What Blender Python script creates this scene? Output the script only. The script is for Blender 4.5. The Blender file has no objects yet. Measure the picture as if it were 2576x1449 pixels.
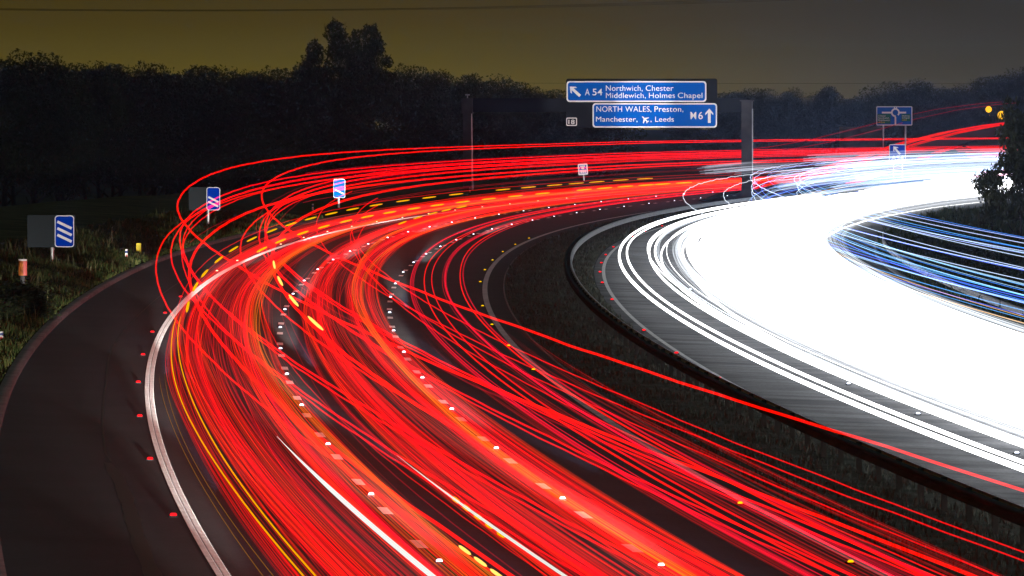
import bpy, bmesh, math, random
import numpy as np
from mathutils import Vector, Matrix

# ------------------------------------------------------------------ camera, sky, moonlight
scn = bpy.context.scene
COL = scn.collection
CAM_H = 7.4994
FOC = 16822.6961          # focal length in units of a 2576 wide frame
HORIZON = 239.169         # row of the eye level in that frame
cam_d = bpy.data.cameras.new('camera')
cam = bpy.data.objects.new('camera', cam_d)
COL.objects.link(cam)
cam.location = (0, 0, CAM_H)
cam.rotation_euler = (math.radians(90), 0, 0)
cam_d.sensor_width = 36
cam_d.lens = FOC / 2576 * 36
cam_d.shift_y = -(724.5 - HORIZON) / 2576
cam_d.clip_start = 1
cam_d.clip_end = 9000
scn.camera = cam

world = bpy.data.worlds.new('World')
scn.world = world
world.use_nodes = True
wn = world.node_tree
wn.nodes.clear()


def N(tree, kind, **kw):
    n = tree.nodes.new(kind)
    for k, v in kw.items():
        setattr(n, k, v)
    return n


# light polluted night sky: olive, brightest low down over a town straight ahead
w_out = N(wn, 'ShaderNodeOutputWorld')
w_bg = N(wn, 'ShaderNodeBackground')
w_tc = N(wn, 'ShaderNodeTexCoord')
w_sep = N(wn, 'ShaderNodeSeparateXYZ')
wn.links.new(w_tc.outputs['Generated'], w_sep.inputs[0])
# azimuth falloff around x = 0.005
w_ax = N(wn, 'ShaderNodeMath', operation='ADD'); w_ax.inputs[1].default_value = 0.002
wn.links.new(w_sep.outputs['X'], w_ax.inputs[0])
w_left = N(wn, 'ShaderNodeMapRange', interpolation_type='SMOOTHSTEP')
w_left.inputs['From Min'].default_value = -0.02; w_left.inputs['From Max'].default_value = 0.085
w_left.inputs['To Min'].default_value = 0.0; w_left.inputs['To Max'].default_value = 1.0
wn.links.new(w_ax.outputs[0], w_left.inputs['Value'])
w_ramp_l = N(wn, 'ShaderNodeValToRGB'); w_ramp_r = N(wn, 'ShaderNodeValToRGB')
w_el = N(wn, 'ShaderNodeMapRange')
w_el.inputs['From Min'].default_value = 0.0; w_el.inputs['From Max'].default_value = 0.02
wn.links.new(w_sep.outputs['Z'], w_el.inputs['Value'])


def ramp(node, stops):
    el = node.color_ramp.elements
    el[0].position = stops[0][0]; el[0].color = (*stops[0][1], 1)
    el[1].position = stops[-1][0]; el[1].color = (*stops[-1][1], 1)
    for p, c in stops[1:-1]:
        e = el.new(p); e.color = (*c, 1)


ramp(w_ramp_l, [(0.0, (.150, .108, .008)), (.25, (.108, .078, .005)), (.55, (.068, .046, .003)), (1, (.039, .027, .004))])
ramp(w_ramp_r, [(0.0, (.062, .050, .020)), (.3, (.046, .037, .014)), (.7, (.030, .024, .010)), (1, (.022, .019, .010))])
wn.links.new(w_el.outputs[0], w_ramp_l.inputs[0]); wn.links.new(w_el.outputs[0], w_ramp_r.inputs[0])
w_mix = N(wn, 'ShaderNodeMixRGB')
wn.links.new(w_left.outputs[0], w_mix.inputs[0])
wn.links.new(w_ramp_l.outputs[0], w_mix.inputs[1]); wn.links.new(w_ramp_r.outputs[0], w_mix.inputs[2])
wn.links.new(w_mix.outputs[0], w_bg.inputs['Color'])
w_bg.inputs['Strength'].default_value = 1.0
wn.links.new(w_bg.outputs[0], w_out.inputs['Surface'])

sun_d = bpy.data.lights.new('moonlight', 'SUN')
sun_d.energy = 0.34; sun_d.angle = math.radians(25); sun_d.color = (.72, .92, 1.0)
sun = bpy.data.objects.new('moonlight', sun_d); COL.objects.link(sun)
sun.rotation_euler = (math.radians(-24), math.radians(10), 0)      # from ahead, high up

scn.view_settings.view_transform = 'Standard'
scn.view_settings.look = 'None'
scn.view_settings.exposure = 0
scn.view_settings.gamma = 1
scn.cycles.use_denoising = True
scn.cycles.max_bounces = 5
scn.cycles.diffuse_bounces = 2
scn.cycles.glossy_bounces = 2
scn.cycles.sample_clamp_indirect = 3
scn.cycles.transparent_max_bounces = 160

# ------------------------------------------------------------------ road alignment (metres along s, metres right t)
SS = np.arange(-160, 1400, 2.0)
_k = np.interp(SS, [-160, 0, 200, 450, 1400], [.53434, .53434, .48333, .59949, .59949]) * 1e-3
_th = np.cumsum(_k) * 2
_th = _th - np.interp(0, SS, _th) - .08701
_x = np.cumsum(np.sin(_th)) * 2
_y = np.cumsum(np.cos(_th)) * 2
_x = _x - np.interp(0, SS, _x) - 1.1696
_y = _y - np.interp(0, SS, _y) + 107.13986
_u = np.maximum(np.minimum(SS, 450) - 150, 0) / 100
_z = -.21962 * _u ** 2 + .03778 * _u ** 3 - .0047 * np.maximum(SS - 450, 0)
CROSS = -.0373209


def RW(s, t, z=0.0):
    s = np.asarray(s, float)
    th = np.interp(s, SS, _th)
    X = np.interp(s, SS, _x) + t * np.cos(th)
    Y = np.interp(s, SS, _y) - t * np.sin(th)
    Z = np.interp(s, SS, _z) + CROSS * t + z
    return np.stack(np.broadcast_arrays(X, Y, Z), -1)


def heading(s):
    return float(np.interp(s, SS, _th))


def UV(u, v, d):
    """a point seen at frame position u, v when it stands d metres ahead"""
    return Vector(((u - 1288) / FOC * d, d, CAM_H + (HORIZON - v) / FOC * d))


# ------------------------------------------------------------------ helpers
def mat(name, base, rough=.8, spec=.3, metal=0.0, emit=None, estr=1.0, sampling=None):
    m = bpy.data.materials.new(name)
    m.use_nodes = True
    b = m.node_tree.nodes['Principled BSDF']
    b.inputs['Base Color'].default_value = (*base, 1)
    b.inputs['Roughness'].default_value = rough
    b.inputs['Specular IOR Level'].default_value = spec
    b.inputs['Metallic'].default_value = metal
    if emit:
        b.inputs['Emission Color'].default_value = (*emit, 1)
        b.inputs['Emission Strength'].default_value = estr
    if sampling:
        m.cycles.emission_sampling = sampling
    return m


def noisy(m, scale, lo, hi, bump=0.0, bscale=None, stretch=None, detail=4):
    """vary the base colour between lo and hi with object space noise"""
    nt = m.node_tree
    b = nt.nodes['Principled BSDF']
    tc = N(nt, 'ShaderNodeTexCoord')
    src = tc.outputs['Object']
    if stretch:
        mp = N(nt, 'ShaderNodeMapping'); mp.inputs['Scale'].default_value = stretch
        nt.links.new(src, mp.inputs[0]); src = mp.outputs[0]
    nz = N(nt, 'ShaderNodeTexNoise'); nz.inputs['Scale'].default_value = scale; nz.inputs['Detail'].default_value = detail
    nt.links.new(src, nz.inputs['Vector'])
    cr = N(nt, 'ShaderNodeValToRGB')
    ramp(cr, [(.32, lo), (.68, hi)])
    nt.links.new(nz.outputs['Fac'], cr.inputs[0])
    nt.links.new(cr.outputs[0], b.inputs['Base Color'])
    if bump:
        n2 = N(nt, 'ShaderNodeTexNoise'); n2.inputs['Scale'].default_value = bscale or scale * 8
        n2.inputs['Detail'].default_value = 3
        nt.links.new(tc.outputs['Object'], n2.inputs['Vector'])
        bp = N(nt, 'ShaderNodeBump'); bp.inputs['Strength'].default_value = bump; bp.inputs['Distance'].default_value = .02
        nt.links.new(n2.outputs['Fac'], bp.inputs['Height'])
        nt.links.new(bp.outputs[0], b.inputs['Normal'])
    return m


def add_speckle(m):
    """pale chippings and darker binder a few centimetres across"""
    nt = m.node_tree; b = nt.nodes['Principled BSDF']
    src = b.inputs['Base Color'].links[0].from_socket
    tc = N(nt, 'ShaderNodeTexCoord'); nz = N(nt, 'ShaderNodeTexNoise'); nz.inputs['Scale'].default_value = 9; nz.inputs['Detail'].default_value = 6; nz.inputs['Roughness'].default_value = .8
    nt.links.new(tc.outputs['Object'], nz.inputs['Vector'])
    cr = N(nt, 'ShaderNodeValToRGB'); ramp(cr, [(.30, (.5, .5, .5)), (.52, (1, 1, 1)), (.64, (1.25, 1.25, 1.25)), (.74, (3, 3, 3))])
    nt.links.new(nz.outputs['Fac'], cr.inputs[0])
    mx = N(nt, 'ShaderNodeMixRGB', blend_type='MULTIPLY'); mx.inputs[0].default_value = 1
    nt.links.new(src, mx.inputs[1]); nt.links.new(cr.outputs[0], mx.inputs[2]); nt.links.new(mx.outputs[0], b.inputs['Base Color'])


def np_mesh(name, V, F, m, smooth=False):
    V = np.asarray(V, np.float32).reshape(-1, 3); F = np.asarray(F, np.int32)
    me = bpy.data.meshes.new(name)
    n, k = F.shape
    me.vertices.add(len(V)); me.vertices.foreach_set('co', V.ravel())
    me.loops.add(n * k); me.loops.foreach_set('vertex_index', F.ravel())
    me.polygons.add(n)
    me.polygons.foreach_set('loop_start', np.arange(0, n * k, k, dtype=np.int32))
    if smooth:
        me.polygons.foreach_set('use_smooth', np.ones(n, bool))
    me.update(calc_edges=True)
    if m: me.materials.append(m)
    return me


def link(name, me, parent=None):
    o = bpy.data.objects.new(name, me); COL.objects.link(o)
    if parent: o.parent = parent
    return o


def tag(o, label=None, cat=None, group=None, kind=None):
    if label: o['label'] = label
    if cat: o['category'] = cat
    if group: o['group'] = group
    if kind: o['kind'] = kind
    return o


def empty(name, loc, rz, label, cat, group=None):
    o = link(name, None); o.location = loc; o.rotation_euler = (0, 0, rz)
    o.empty_display_size = .3
    return tag(o, label, cat, group)


class MB:
    """collects boxes, tubes and prisms into one mesh"""
    def __init__(self): self.bm = bmesh.new()

    def box(self, c, s, bevel=0.0, rot=None):
        r = bmesh.ops.create_cube(self.bm, size=1)
        M = Matrix.Translation(c) @ (rot or Matrix.Identity(4)) @ Matrix.Diagonal((*s, 1))
        bmesh.ops.transform(self.bm, matrix=M, verts=r['verts'])
        if bevel:
            es = list({e for v in r['verts'] for e in v.link_edges})
            bmesh.ops.bevel(self.bm, geom=es, offset=bevel, segments=2, affect='EDGES')
        return self

    def cyl(self, a, b, ra, rb=None, n=12):
        a, b = Vector(a), Vector(b); d = b - a
        r = bmesh.ops.create_cone(self.bm, cap_ends=True, segments=n, radius1=ra, radius2=ra if rb is None else rb, depth=d.length)
        M = Matrix.Translation((a + b) / 2) @ d.to_track_quat('Z', 'Y').to_matrix().to_4x4()
        bmesh.ops.transform(self.bm, matrix=M, verts=r['verts'])
        return self

    def prism(self, pts, y0, y1):
        """outline in local x, z; extruded from y0 (front) to y1"""
        f = [self.bm.verts.new((x, y0, z)) for x, z in pts]
        b = [self.bm.verts.new((x, y1, z)) for x, z in pts]
        self.bm.faces.new(f); self.bm.faces.new(b[::-1])
        for i in range(len(pts)):
            j = (i + 1) % len(pts)
            self.bm.faces.new((f[j], f[i], b[i], b[j]))
        return self

    def build(self, name, m, parent=None):
        bmesh.ops.recalc_face_normals(self.bm, faces=self.bm.faces[:])
        me = bpy.data.meshes.new(name); self.bm.to_mesh(me); self.bm.free()
        if m: me.materials.append(m)
        return link(name, me, parent)


def rrect(x0, x1, z0, z1, r, n=5):
    pts = []
    for cx, cz, a0 in ((x1 - r, z1 - r, 0), (x0 + r, z1 - r, 90), (x0 + r, z0 + r, 180), (x1 - r, z0 + r, 270)):
        for i in range(n + 1):
            a = math.radians(a0 + 90 * i / n)
            pts.append((cx + r * math.cos(a), cz + r * math.sin(a)))
    return pts


def lettering(text, x, z, h, parent, m, y=-.05, width=None, bold=0.0, name='lettering'):
    """raised letters with cap height h, lower left corner at x, z, squeezed to width"""
    cu = bpy.data.curves.new('text', 'FONT'); cu.body = text; cu.size = 1.0; cu.extrude = .004; cu.offset = bold
    cu.space_character = 1.04
    tmp = bpy.data.objects.new('text', cu); COL.objects.link(tmp)
    dg = bpy.context.evaluated_depsgraph_get()
    me = bpy.data.meshes.new_from_object(tmp.evaluated_get(dg))
    bpy.data.objects.remove(tmp); bpy.data.curves.remove(cu)
    n = len(me.vertices); co = np.zeros(n * 3, np.float32); me.vertices.foreach_get('co', co); co = co.reshape(-1, 3)
    cap = .70
    k = h / cap
    kx = k if width is None else width / (co[:, 0].max() - co[:, 0].min())
    out = np.stack([x + (co[:, 0] - co[:, 0].min()) * kx, y - co[:, 2] * 1.0, z + co[:, 1] * k], -1).astype(np.float32)
    me.vertices.foreach_set('co', out.ravel()); me.update()
    me.materials.clear(); me.materials.append(m)
    return link(name, me, parent)


# ------------------------------------------------------------------ materials
M_asph = noisy(mat('asphalt', (.045, .045, .047), .85, .25), .35, (.0165, .0215, .0255), (.0255, .032, .037), .5, 26)
M_asph_o = noisy(mat('pale_asphalt', (.05, .05, .055), .9, .12), 1.0, (.034, .037, .043), (.120, .126, .138), .6, 14, stretch=(.25, .9, 1))  # paler than the near carriageway, streaked across the lanes
add_speckle(M_asph); add_speckle(M_asph_o)
M_tar = mat('fresh_tar', (.012, .012, .012), .6, .3)
M_kerb = noisy(mat('kerb_concrete', (.2, .2, .2), .85), 1.2, (.07, .07, .074), (.15, .15, .15))
M_grass_soil = noisy(mat('verge_soil', (.03, .035, .015), 1, 0), .5, (.018, .022, .008), (.045, .05, .02))
M_field = noisy(mat('field', (.02, .022, .012), 1, 0), .05, (.012, .014, .008), (.025, .027, .015))
M_line = noisy(mat('white_paint', (.8, .82, .82), .6), 3, (.68, .71, .71), (.86, .88, .88))
M_line_grey = noisy(mat('worn_white_paint', (.4, .41, .43), .7), 2, (.28, .29, .31), (.5, .51, .53))
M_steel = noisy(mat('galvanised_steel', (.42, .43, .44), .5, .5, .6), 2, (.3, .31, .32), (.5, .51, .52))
M_rail_dk = noisy(mat('shaded_rail', (.04, .04, .04), 1, 0), 1, (.022, .042, .046), (.034, .06, .064))  # near rail's unlit look put into a dark bluish colour
M_post_dk = noisy(mat('soil_toned_post', (.05, .055, .045), 1, 0), 1, (.04, .045, .038), (.075, .08, .07))  # posts toned like the reserve soil so they blend in
M_steel_dk = noisy(mat('weathered_steel', (.05, .05, .055), .9, .05), 1, (.055, .055, .058), (.09, .09, .094))
M_back = mat('grey_backing_board', (.026, .032, .036), .9, .0)
M_board = mat('black_board', (.012, .013, .015), .9, .0)
M_blue = mat('blue_sheeting', (.0, .095, .50), .95, .0)
M_blue_d = mat('deep_blue_sheeting', (.0, .035, .42), .95, .0)
M_blue_b = mat('lit_blue_sheeting', (.0, .15, .52), .95, .0)  # stronger light on the one-bar marker put into a paler blue
M_green = mat('green_sheeting', (.015, .13, .085), .9, .0)
M_white = mat('white_sheeting', (.80, .80, .83), .9, .0)
M_yellow_l = mat('yellow_lettering', (.75, .55, .05), .45)


def glow(name, col, st, sampling='NONE', base=(0, 0, 0)):
    return mat(name, base, 1, 0, 0, col, st, sampling)


# ------------------------------------------------------------------ ground, roads, markings
def sheet(name, ts, s0, s1, step, zf, m, kind='structure', parent=None):
    s = np.arange(s0, s1 + .01, step); ts = np.asarray(ts, float)
    S, T = np.meshgrid(s, ts, indexing='ij')
    V = RW(S.ravel(), T.ravel(), zf(S.ravel(), T.ravel()) if callable(zf) else zf)
    n = len(ts); i = np.arange((len(s) - 1) * (n - 1)); r, c = i // (n - 1), i % (n - 1)
    a = r * n + c
    F = np.stack([a, a + 1, a + n + 1, a + n], -1)
    o = link(name, np_mesh(name, V, F, m, True), parent)
    if kind: o['kind'] = kind
    return o


def strip(name, segs, m, z, n_t=1):
    """flat painted strips: segs = list of (s0, s1, t0, t1)"""
    Vs, Fs, k = [], [], 0
    for s0, s1, t0, t1 in segs:
        n = max(2, int((s1 - s0) / 3) + 1)
        s = np.linspace(s0, s1, n)
        Vs.append(np.concatenate([RW(s, t0, z), RW(s, t1, z)]))
        a = np.arange(n - 1)
        Fs.append(np.stack([k + a, k + n + a, k + n + a + 1, k + a + 1], -1)); k += 2 * n
    o = link(name, np_mesh(name, np.concatenate(Vs), np.concatenate(Fs), m))
    o['kind'] = 'structure'
    return o


g = 2600.0
field = link('ground', np_mesh('ground', [(-g, -800, -6), (g, -800, -6), (g, g, -6), (-g, g, -6)], [(0, 1, 2, 3)], M_field)); field['kind'] = 'structure'
rs = np.random.RandomState(5)


def bumpy(S, T, amp=.12):
    return amp * (np.sin(S * .21 + T * 1.3) + np.sin(S * .083 - T * .7) + .6 * np.sin(S * .53 + T * 2.1))


def verge_l(S, T):
    q = -7.3 - T
    z = .10 + np.clip(q, 0, 4) * .03 + bumpy(S, T, .05) * np.clip(q / 2, 0, 1)
    return np.where(q > 18, z - (q - 18) * .12, z)


def verge_r(S, T):
    q = T - 26.5
    z = .06 + bumpy(S, T) * np.clip(q / 2, 0, 1) + np.clip(q - 2, 0, 8) * .10
    return np.where(q > 14, z - (q - 14) * .16, z)


sheet('left_verge', [-7.30, -7.6, -8.2, -9, -10, -11, -12.5, -14, -17, -20, -25, -32, -45, -62], -140, 760, 4, verge_l, M_grass_soil)
M_res = noisy(mat('reserve_soil', (.06, .06, .05), 1, 0), .8, (.045, .05, .042), (.085, .088, .078))
sheet('central_reserve', [8.02, 8.4, 9, 9.8, 10.5, 11.2, 11.88], -140, 760, 4,
      lambda S, T: .02 + .08 * np.sin((T - 8.02) / 3.86 * math.pi), M_res)
sheet('right_verge', [26.46, 27, 28, 29, 30.5, 32, 35, 38, 42, 50, 62, 80], -140, 760, 4, verge_r, M_grass_soil)
sheet('motorway_road', np.linspace(-7.0, 8.0, 7), -140, 760, 4, 0.0, M_asph)
sheet('opposite_road', np.linspace(11.9, 26.2, 7), -140, 760, 4, 0.0, M_asph_o)


def kerb(name, t0, t1, h, m, s0=-140, s1=760):
    s = np.arange(s0, s1 + .1, 4)
    V = np.concatenate([RW(s, t, z) for t, z in ((t0, -.05), (t0, h), (t1, h), (t1, -.05))]); n = len(s); a = np.arange(n - 1)
    F = np.concatenate([np.stack([q * n + a, q * n + a + 1, (q + 1) * n + a + 1, (q + 1) * n + a], -1) for q in range(3)])
    o = link(name, np_mesh(name, V, F, m)); o['kind'] = 'structure'


kerb('kerb', -7.30, -7.0, .11, M_kerb)
kerb('reserve_edge', 8.0, 8.05, .03, M_kerb)
kerb('channel_kerb', 26.2, 26.46, .10, M_kerb)

# painted lines: 9 m module on the lane lines, studs every second gap
dash1 = [(18 * k + o, 18 * k + o + 2, -.055, .055) for k in range(-6, 40) for o in (3.5, 12.5)]
dash2 = [(18 * k + o + .7, 18 * k + o + 2.7, 3.595, 3.705) for k in range(-6, 40) for o in (3.5, 12.5)]
strip('lane_line', [(a, b, c * 1.7, d * 1.7) for a, b, c, d in dash1], M_line, .006)
strip('lane_line', [(a, b, 3.65 + (c - 3.65) * 1.7, 3.65 + (d - 3.65) * 1.7) for a, b, c, d in dash2], M_line, .006)
# ribbed left edge line: two halves with a groove, raised ribs across it
ed = strip('edge_line', [(-140, 740, -3.76, -3.657), (-140, 740, -3.643, -3.54)], M_line, .006)
s = np.arange(-60, 330, .36)
hx = [(-3.76, -3.66), (-3.64, -3.54)]
V, F, k = [], [], 0
for t0, t1 in hx:
    for q in s:
        P = np.concatenate([RW([q, q + .03, q + .12], t, 0) for t in (t0, t1)])
        P[:, 2] += np.array([.007, .022, .007, .007, .022, .007])
        V.append(P); F += [(k, k + 3, k + 4, k + 1), (k + 1, k + 4, k + 5, k + 2)]; k += 6
link('edge_line_ribs', np_mesh('edge_line_ribs', np.concatenate(V), F, M_line))['kind'] = 'structure'
strip('edge_line', [(-140, 740, 7.16, 7.36)], M_line_grey, .006)
strip('edge_line', [(-140, 740, 12.25, 12.4)], M_line_grey, .006)
strip('edge_line', [(-140, 740, 22.95, 23.15)], M_line, .006)
# tar patch and joint on the hard shoulder
sp = np.array([-60, -5, 1, 8, 15, 21, 26.4]); tp = np.array([-4.74, -4.74, -4.72, -4.67, -4.63, -4.66, -4.80])
s = np.linspace(-60, 26.4, 60); t = np.interp(s, sp, tp)
hw = .13 * np.clip((26.9 - s) / 3, .6, 1) * (1 + .12 * np.sin(s * .9) + .1 * np.sin(s * 2.3))
V = np.concatenate([RW(s, t - hw, .004), RW(s, t + hw, .004)]); a = np.arange(59)
link('tar_patch', np_mesh('tar_patch', V, np.stack([a, 60 + a, 61 + a, a + 1], -1), M_tar))['kind'] = 'structure'
s = np.linspace(27, 160, 120); t = np.interp(s, [27, 30, 36, 63, 84, 100, 123, 160], [-4.72, -4.8, -4.79, -4.74, -4.88, -4.83, -4.73, -4.7])
V = np.concatenate([RW(s, t - .022, .004), RW(s, t + .022, .004)]); a = np.arange(119)
link('road_joint', np_mesh('road_joint', V, np.stack([a, 120 + a, 121 + a, a + 1], -1), M_tar))['kind'] = 'structure'

# slip road climbing to the roundabout
SL = [(520, 1905, 466), (560, 1985, 452), (600, 2062, 434), (660, 2180, 398), (720, 2290, 358), (780, 2390, 332), (850, 2490, 314), (930, 2600, 300), (1010, 2720, 292)]
SLP = np.array([UV(u, v, d) for d, u, v in SL]); SLP[:, 2] -= .8


def slip(f, off, z):
    """point on the slip road: f from 0 to 1 along it"""
    q = np.linspace(0, 1, len(SLP))
    f = np.asarray(f, float)
    P = np.stack([np.interp(f, q, np.convolve(np.pad(SLP[:, i], 1, 'edge'), [.2, .6, .2], 'valid')) for i in range(3)], -1)
    P[..., 0] += off; P[..., 2] += z
    return P


f = np.linspace(.05, 1, 50); n = 50; a = np.arange(n - 1)
V = np.concatenate([slip(f, -3.2, -.12), slip(f, 2.6, -.12)])
link('slip_road', np_mesh('slip_road', V, np.stack([a, n + a, n + a + 1, a + 1], -1), M_asph, True))['kind'] = 'structure'
V = np.concatenate([slip(f, -26, -8), slip(f, -4.5, -.1), slip(f, 3.6, -.15), slip(f, 12, -7)])
link('slip_road_bank', np_mesh('slip_road_bank', V, np.concatenate([np.stack([q * n + a, (q + 1) * n + a, (q + 1) * n + a + 1, q * n + a + 1], -1) for q in (0, 2)]), M_grass_soil, True))['kind'] = 'structure'


# ------------------------------------------------------------------ grass
def grass(name, n, tr, sr, zf, hr, cols, seed, dens=None):
    r = np.random.RandomState(seed)
    t = r.uniform(*tr, n); s = sr[0] + (sr[1] - sr[0]) * r.rand(n) ** 1.3
    if dens is not None:
        keep = r.rand(n) < dens(s, t); s, t = s[keep], t[keep]; n = len(s)
    base = RW(s, t, zf(s, t) - .02)
    h = r.uniform(*hr, n) * (1 + .5 * np.sin(s * .6 + t * 2.0)) ** 1.0
    a = r.uniform(0, 6.283, n); w = r.uniform(.008, .02, n) * (1 + (s - sr[0]) / 250)
    dx = np.stack([np.cos(a), np.sin(a), 0 * a], -1)
    ln = r.normal(0, .22, (n, 2)) * h[:, None]
    tip = base + np.concatenate([ln, h[:, None]], -1)
    mid = base + np.concatenate([ln * .35, h[:, None] * .6], -1)
    V = np.stack([base - dx * w[:, None], base + dx * w[:, None], mid + dx * w[:, None] * .7, tip, mid - dx * w[:, None] * .7], 1)
    F = np.arange(n * 5).reshape(n, 5)
    m = mat(name, cols[1], .8, .15)
    nt = m.node_tree; b = nt.nodes['Principled BSDF']
    gi = N(nt, 'ShaderNodeNewGeometry'); cr = N(nt, 'ShaderNodeValToRGB'); ramp(cr, [(0, cols[0]), (.5, cols[1]), (1, cols[2])])
    nt.links.new(gi.outputs['Random Per Island'], cr.inputs[0]); nt.links.new(cr.outputs[0], b.inputs['Base Color'])
    o = link(name, np_mesh(name, V.reshape(-1, 3), F, m))
    return o


GC = [(.03, .055, .012), (.055, .085, .02), (.12, .12, .04)]
tag(grass('verge_grass', 95000, (-15, -7.32), (-20, 300), verge_l, (.07, .21), GC, 1), 'long green and straw coloured grass along the hard shoulder kerb', 'grass', None, 'stuff')
tag(grass('verge_weeds', 5200, (-14, -7.6), (-10, 280), verge_l, (.25, .6), [(.04, .05, .02), (.08, .09, .03), (.16, .14, .07)], 9, lambda S, T: (np.sin(S * .31 + T * 1.7) + np.sin(S * .117 - T) > .5)), 'taller seeding weeds in patches among the verge grass', 'grass', None, 'stuff')
res_z = lambda S, T: .02 + .08 * np.sin((T - 8.02) / 3.86 * math.pi)
tag(grass('reserve_grass', 36000, (8.1, 11.85), (-60, 330), res_z, (.04, .16), [(.05, .058, .045), (.07, .08, .06), (.10, .10, .08)], 2), 'short dark grass on the central reserve either side of the barrier', 'grass', None, 'stuff')
tag(grass('bank_grass', 45000, (26.5, 36), (40, 420), verge_r, (.2, .6), GC, 3), 'rough grass on the verge beyond the opposite carriageway', 'grass', None, 'stuff')


# ------------------------------------------------------------------ trees and shrubs
def bark_mat():
    return noisy(mat('bark', (.03, .025, .02), .95, .1), 4, (.02, .016, .012), (.05, .04, .03), stretch=(1, 1, .2))


M_bark = bark_mat()


def leaf_mat(name, c0, c1):
    m = mat(name, c0, .7, .15)
    nt = m.node_tree; b = nt.nodes['Principled BSDF']
    gi = N(nt, 'ShaderNodeNewGeometry'); cr = N(nt, 'ShaderNodeValToRGB'); ramp(cr, [(0, c0), (1, c1)])
    nt.links.new(gi.outputs['Random Per Island'], cr.inputs[0]); nt.links.new(cr.outputs[0], b.inputs['Base Color'])
    return m


M_leaf = leaf_mat('leaves', (.022, .028, .012), (.036, .048, .017))


def crown_mesh(name, seed, lobes, n, size):
    """leaf faces through the volume of lobes (x, y, z, rx, ry, rz)"""
    r = np.random.RandomState(seed)
    L = np.array(lobes); w = (L[:, 3] * L[:, 5]); i = r.choice(len(L), n, p=w / w.sum())
    d = r.normal(size=(n, 3)); d /= np.linalg.norm(d, axis=1)[:, None]
    rad = r.rand(n) ** .35 * (1 + .10 * np.sin(d[:, 0] * 7 + i) + .09 * np.sin(d[:, 2] * 9 + 2 * i))
    c = L[i, :3] + d * L[i, 3:] * rad[:, None]
    sz = size * r.uniform(.55, 1.3, n)
    a = r.normal(size=(n, 3)); a /= np.linalg.norm(a, axis=1)[:, None]
    b = np.cross(a, r.normal(size=(n, 3))); b /= np.linalg.norm(b, axis=1)[:, None]
    A, B = a * sz[:, None], b * sz[:, None] * .55
    V = np.stack([c - A, c + B * .9 - A * .1, c + A, c - B * .9 - A * .1], 1).reshape(-1, 3)
    return np_mesh(name, V, np.arange(n * 4).reshape(n, 4), M_leaf)


def trunk_mesh(name, seed, h, r0, limbs):
    r = random.Random(seed); mb = MB()
    p = Vector((0, 0, -.4)); rad = r0
    for k in range(5):
        q = p + Vector((r.uniform(-.1, .1) * h * .12, r.uniform(-.1, .1) * h * .12, h / 5 + (.08 if k == 0 else 0)))
        mb.cyl(p, q, rad, rad * .8, 8); p = q; rad *= .8
        if k >= 1:
            for _ in range(limbs):
                a = r.uniform(0, 6.28); l = h * r.uniform(.2, .34)
                e = p + Vector((math.cos(a) * l, math.sin(a) * l, l * r.uniform(.5, 1)))
                mb.cyl(p, e, rad * .55, rad * .18, 6)
    bmesh.ops.recalc_face_normals(mb.bm, faces=mb.bm.faces[:])
    me = bpy.data.meshes.new(name); mb.bm.to_mesh(me); mb.bm.free(); me.materials.append(M_bark)
    return me


def lobes_for(kind, seed):
    r = random.Random(seed); out = []
    if kind == 'round':
        for _ in range(26):
            a = r.uniform(0, 6.28); q = r.uniform(.05, .26); z = r.uniform(.22, .86)
            wd = 1.0 - abs(z - .5) * .9
            out.append((math.cos(a) * q * wd, math.sin(a) * q * wd, z, r.uniform(.10, .17), r.uniform(.10, .17), r.uniform(.08, .13)))
    elif kind == 'wide':
        for _ in range(30):
            a = r.uniform(0, 6.28); q = r.uniform(.05, .42); z = r.uniform(.2, .84) * (1 - q * .35)
            out.append((math.cos(a) * q, math.sin(a) * q, z, r.uniform(.1, .18), r.uniform(.1, .18), r.uniform(.08, .14)))
    elif kind == 'shrub':
        for _ in range(16):
            a = r.uniform(0, 6.28); q = r.uniform(0, .42); z = r.uniform(.08, .74) * (1 - q * .5)
            out.append((math.cos(a) * q, math.sin(a) * q, z, r.uniform(.14, .24), r.uniform(.14, .24), r.uniform(.14, .24)))
    return out


CROWNS = [crown_mesh('crown', 11, lobes_for('round', 1), 15000, .0105), crown_mesh('crown', 12, lobes_for('round', 2), 15000, .011),
          crown_mesh('crown', 13, lobes_for('wide', 3), 17000, .010), crown_mesh('crown', 14, lobes_for('wide', 4), 17000, .0105),
          crown_mesh('crown', 15, lobes_for('round', 5), 15000, .011)]
TRUNKS = [trunk_mesh('trunk', k, .62, .026, 2) for k in range(3)]


def tree(loc, h, wide, k, rz, label, group, name='tree', cat='tree', crown=None, trunk=None):
    o = empty(name, loc, rz, label, cat, group)
    o.scale = (h * wide, h * wide, h)
    link('trunk', trunk or TRUNKS[k % 3], o); link('crown', crown or CROWNS[k % 5], o)
    return o


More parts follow.
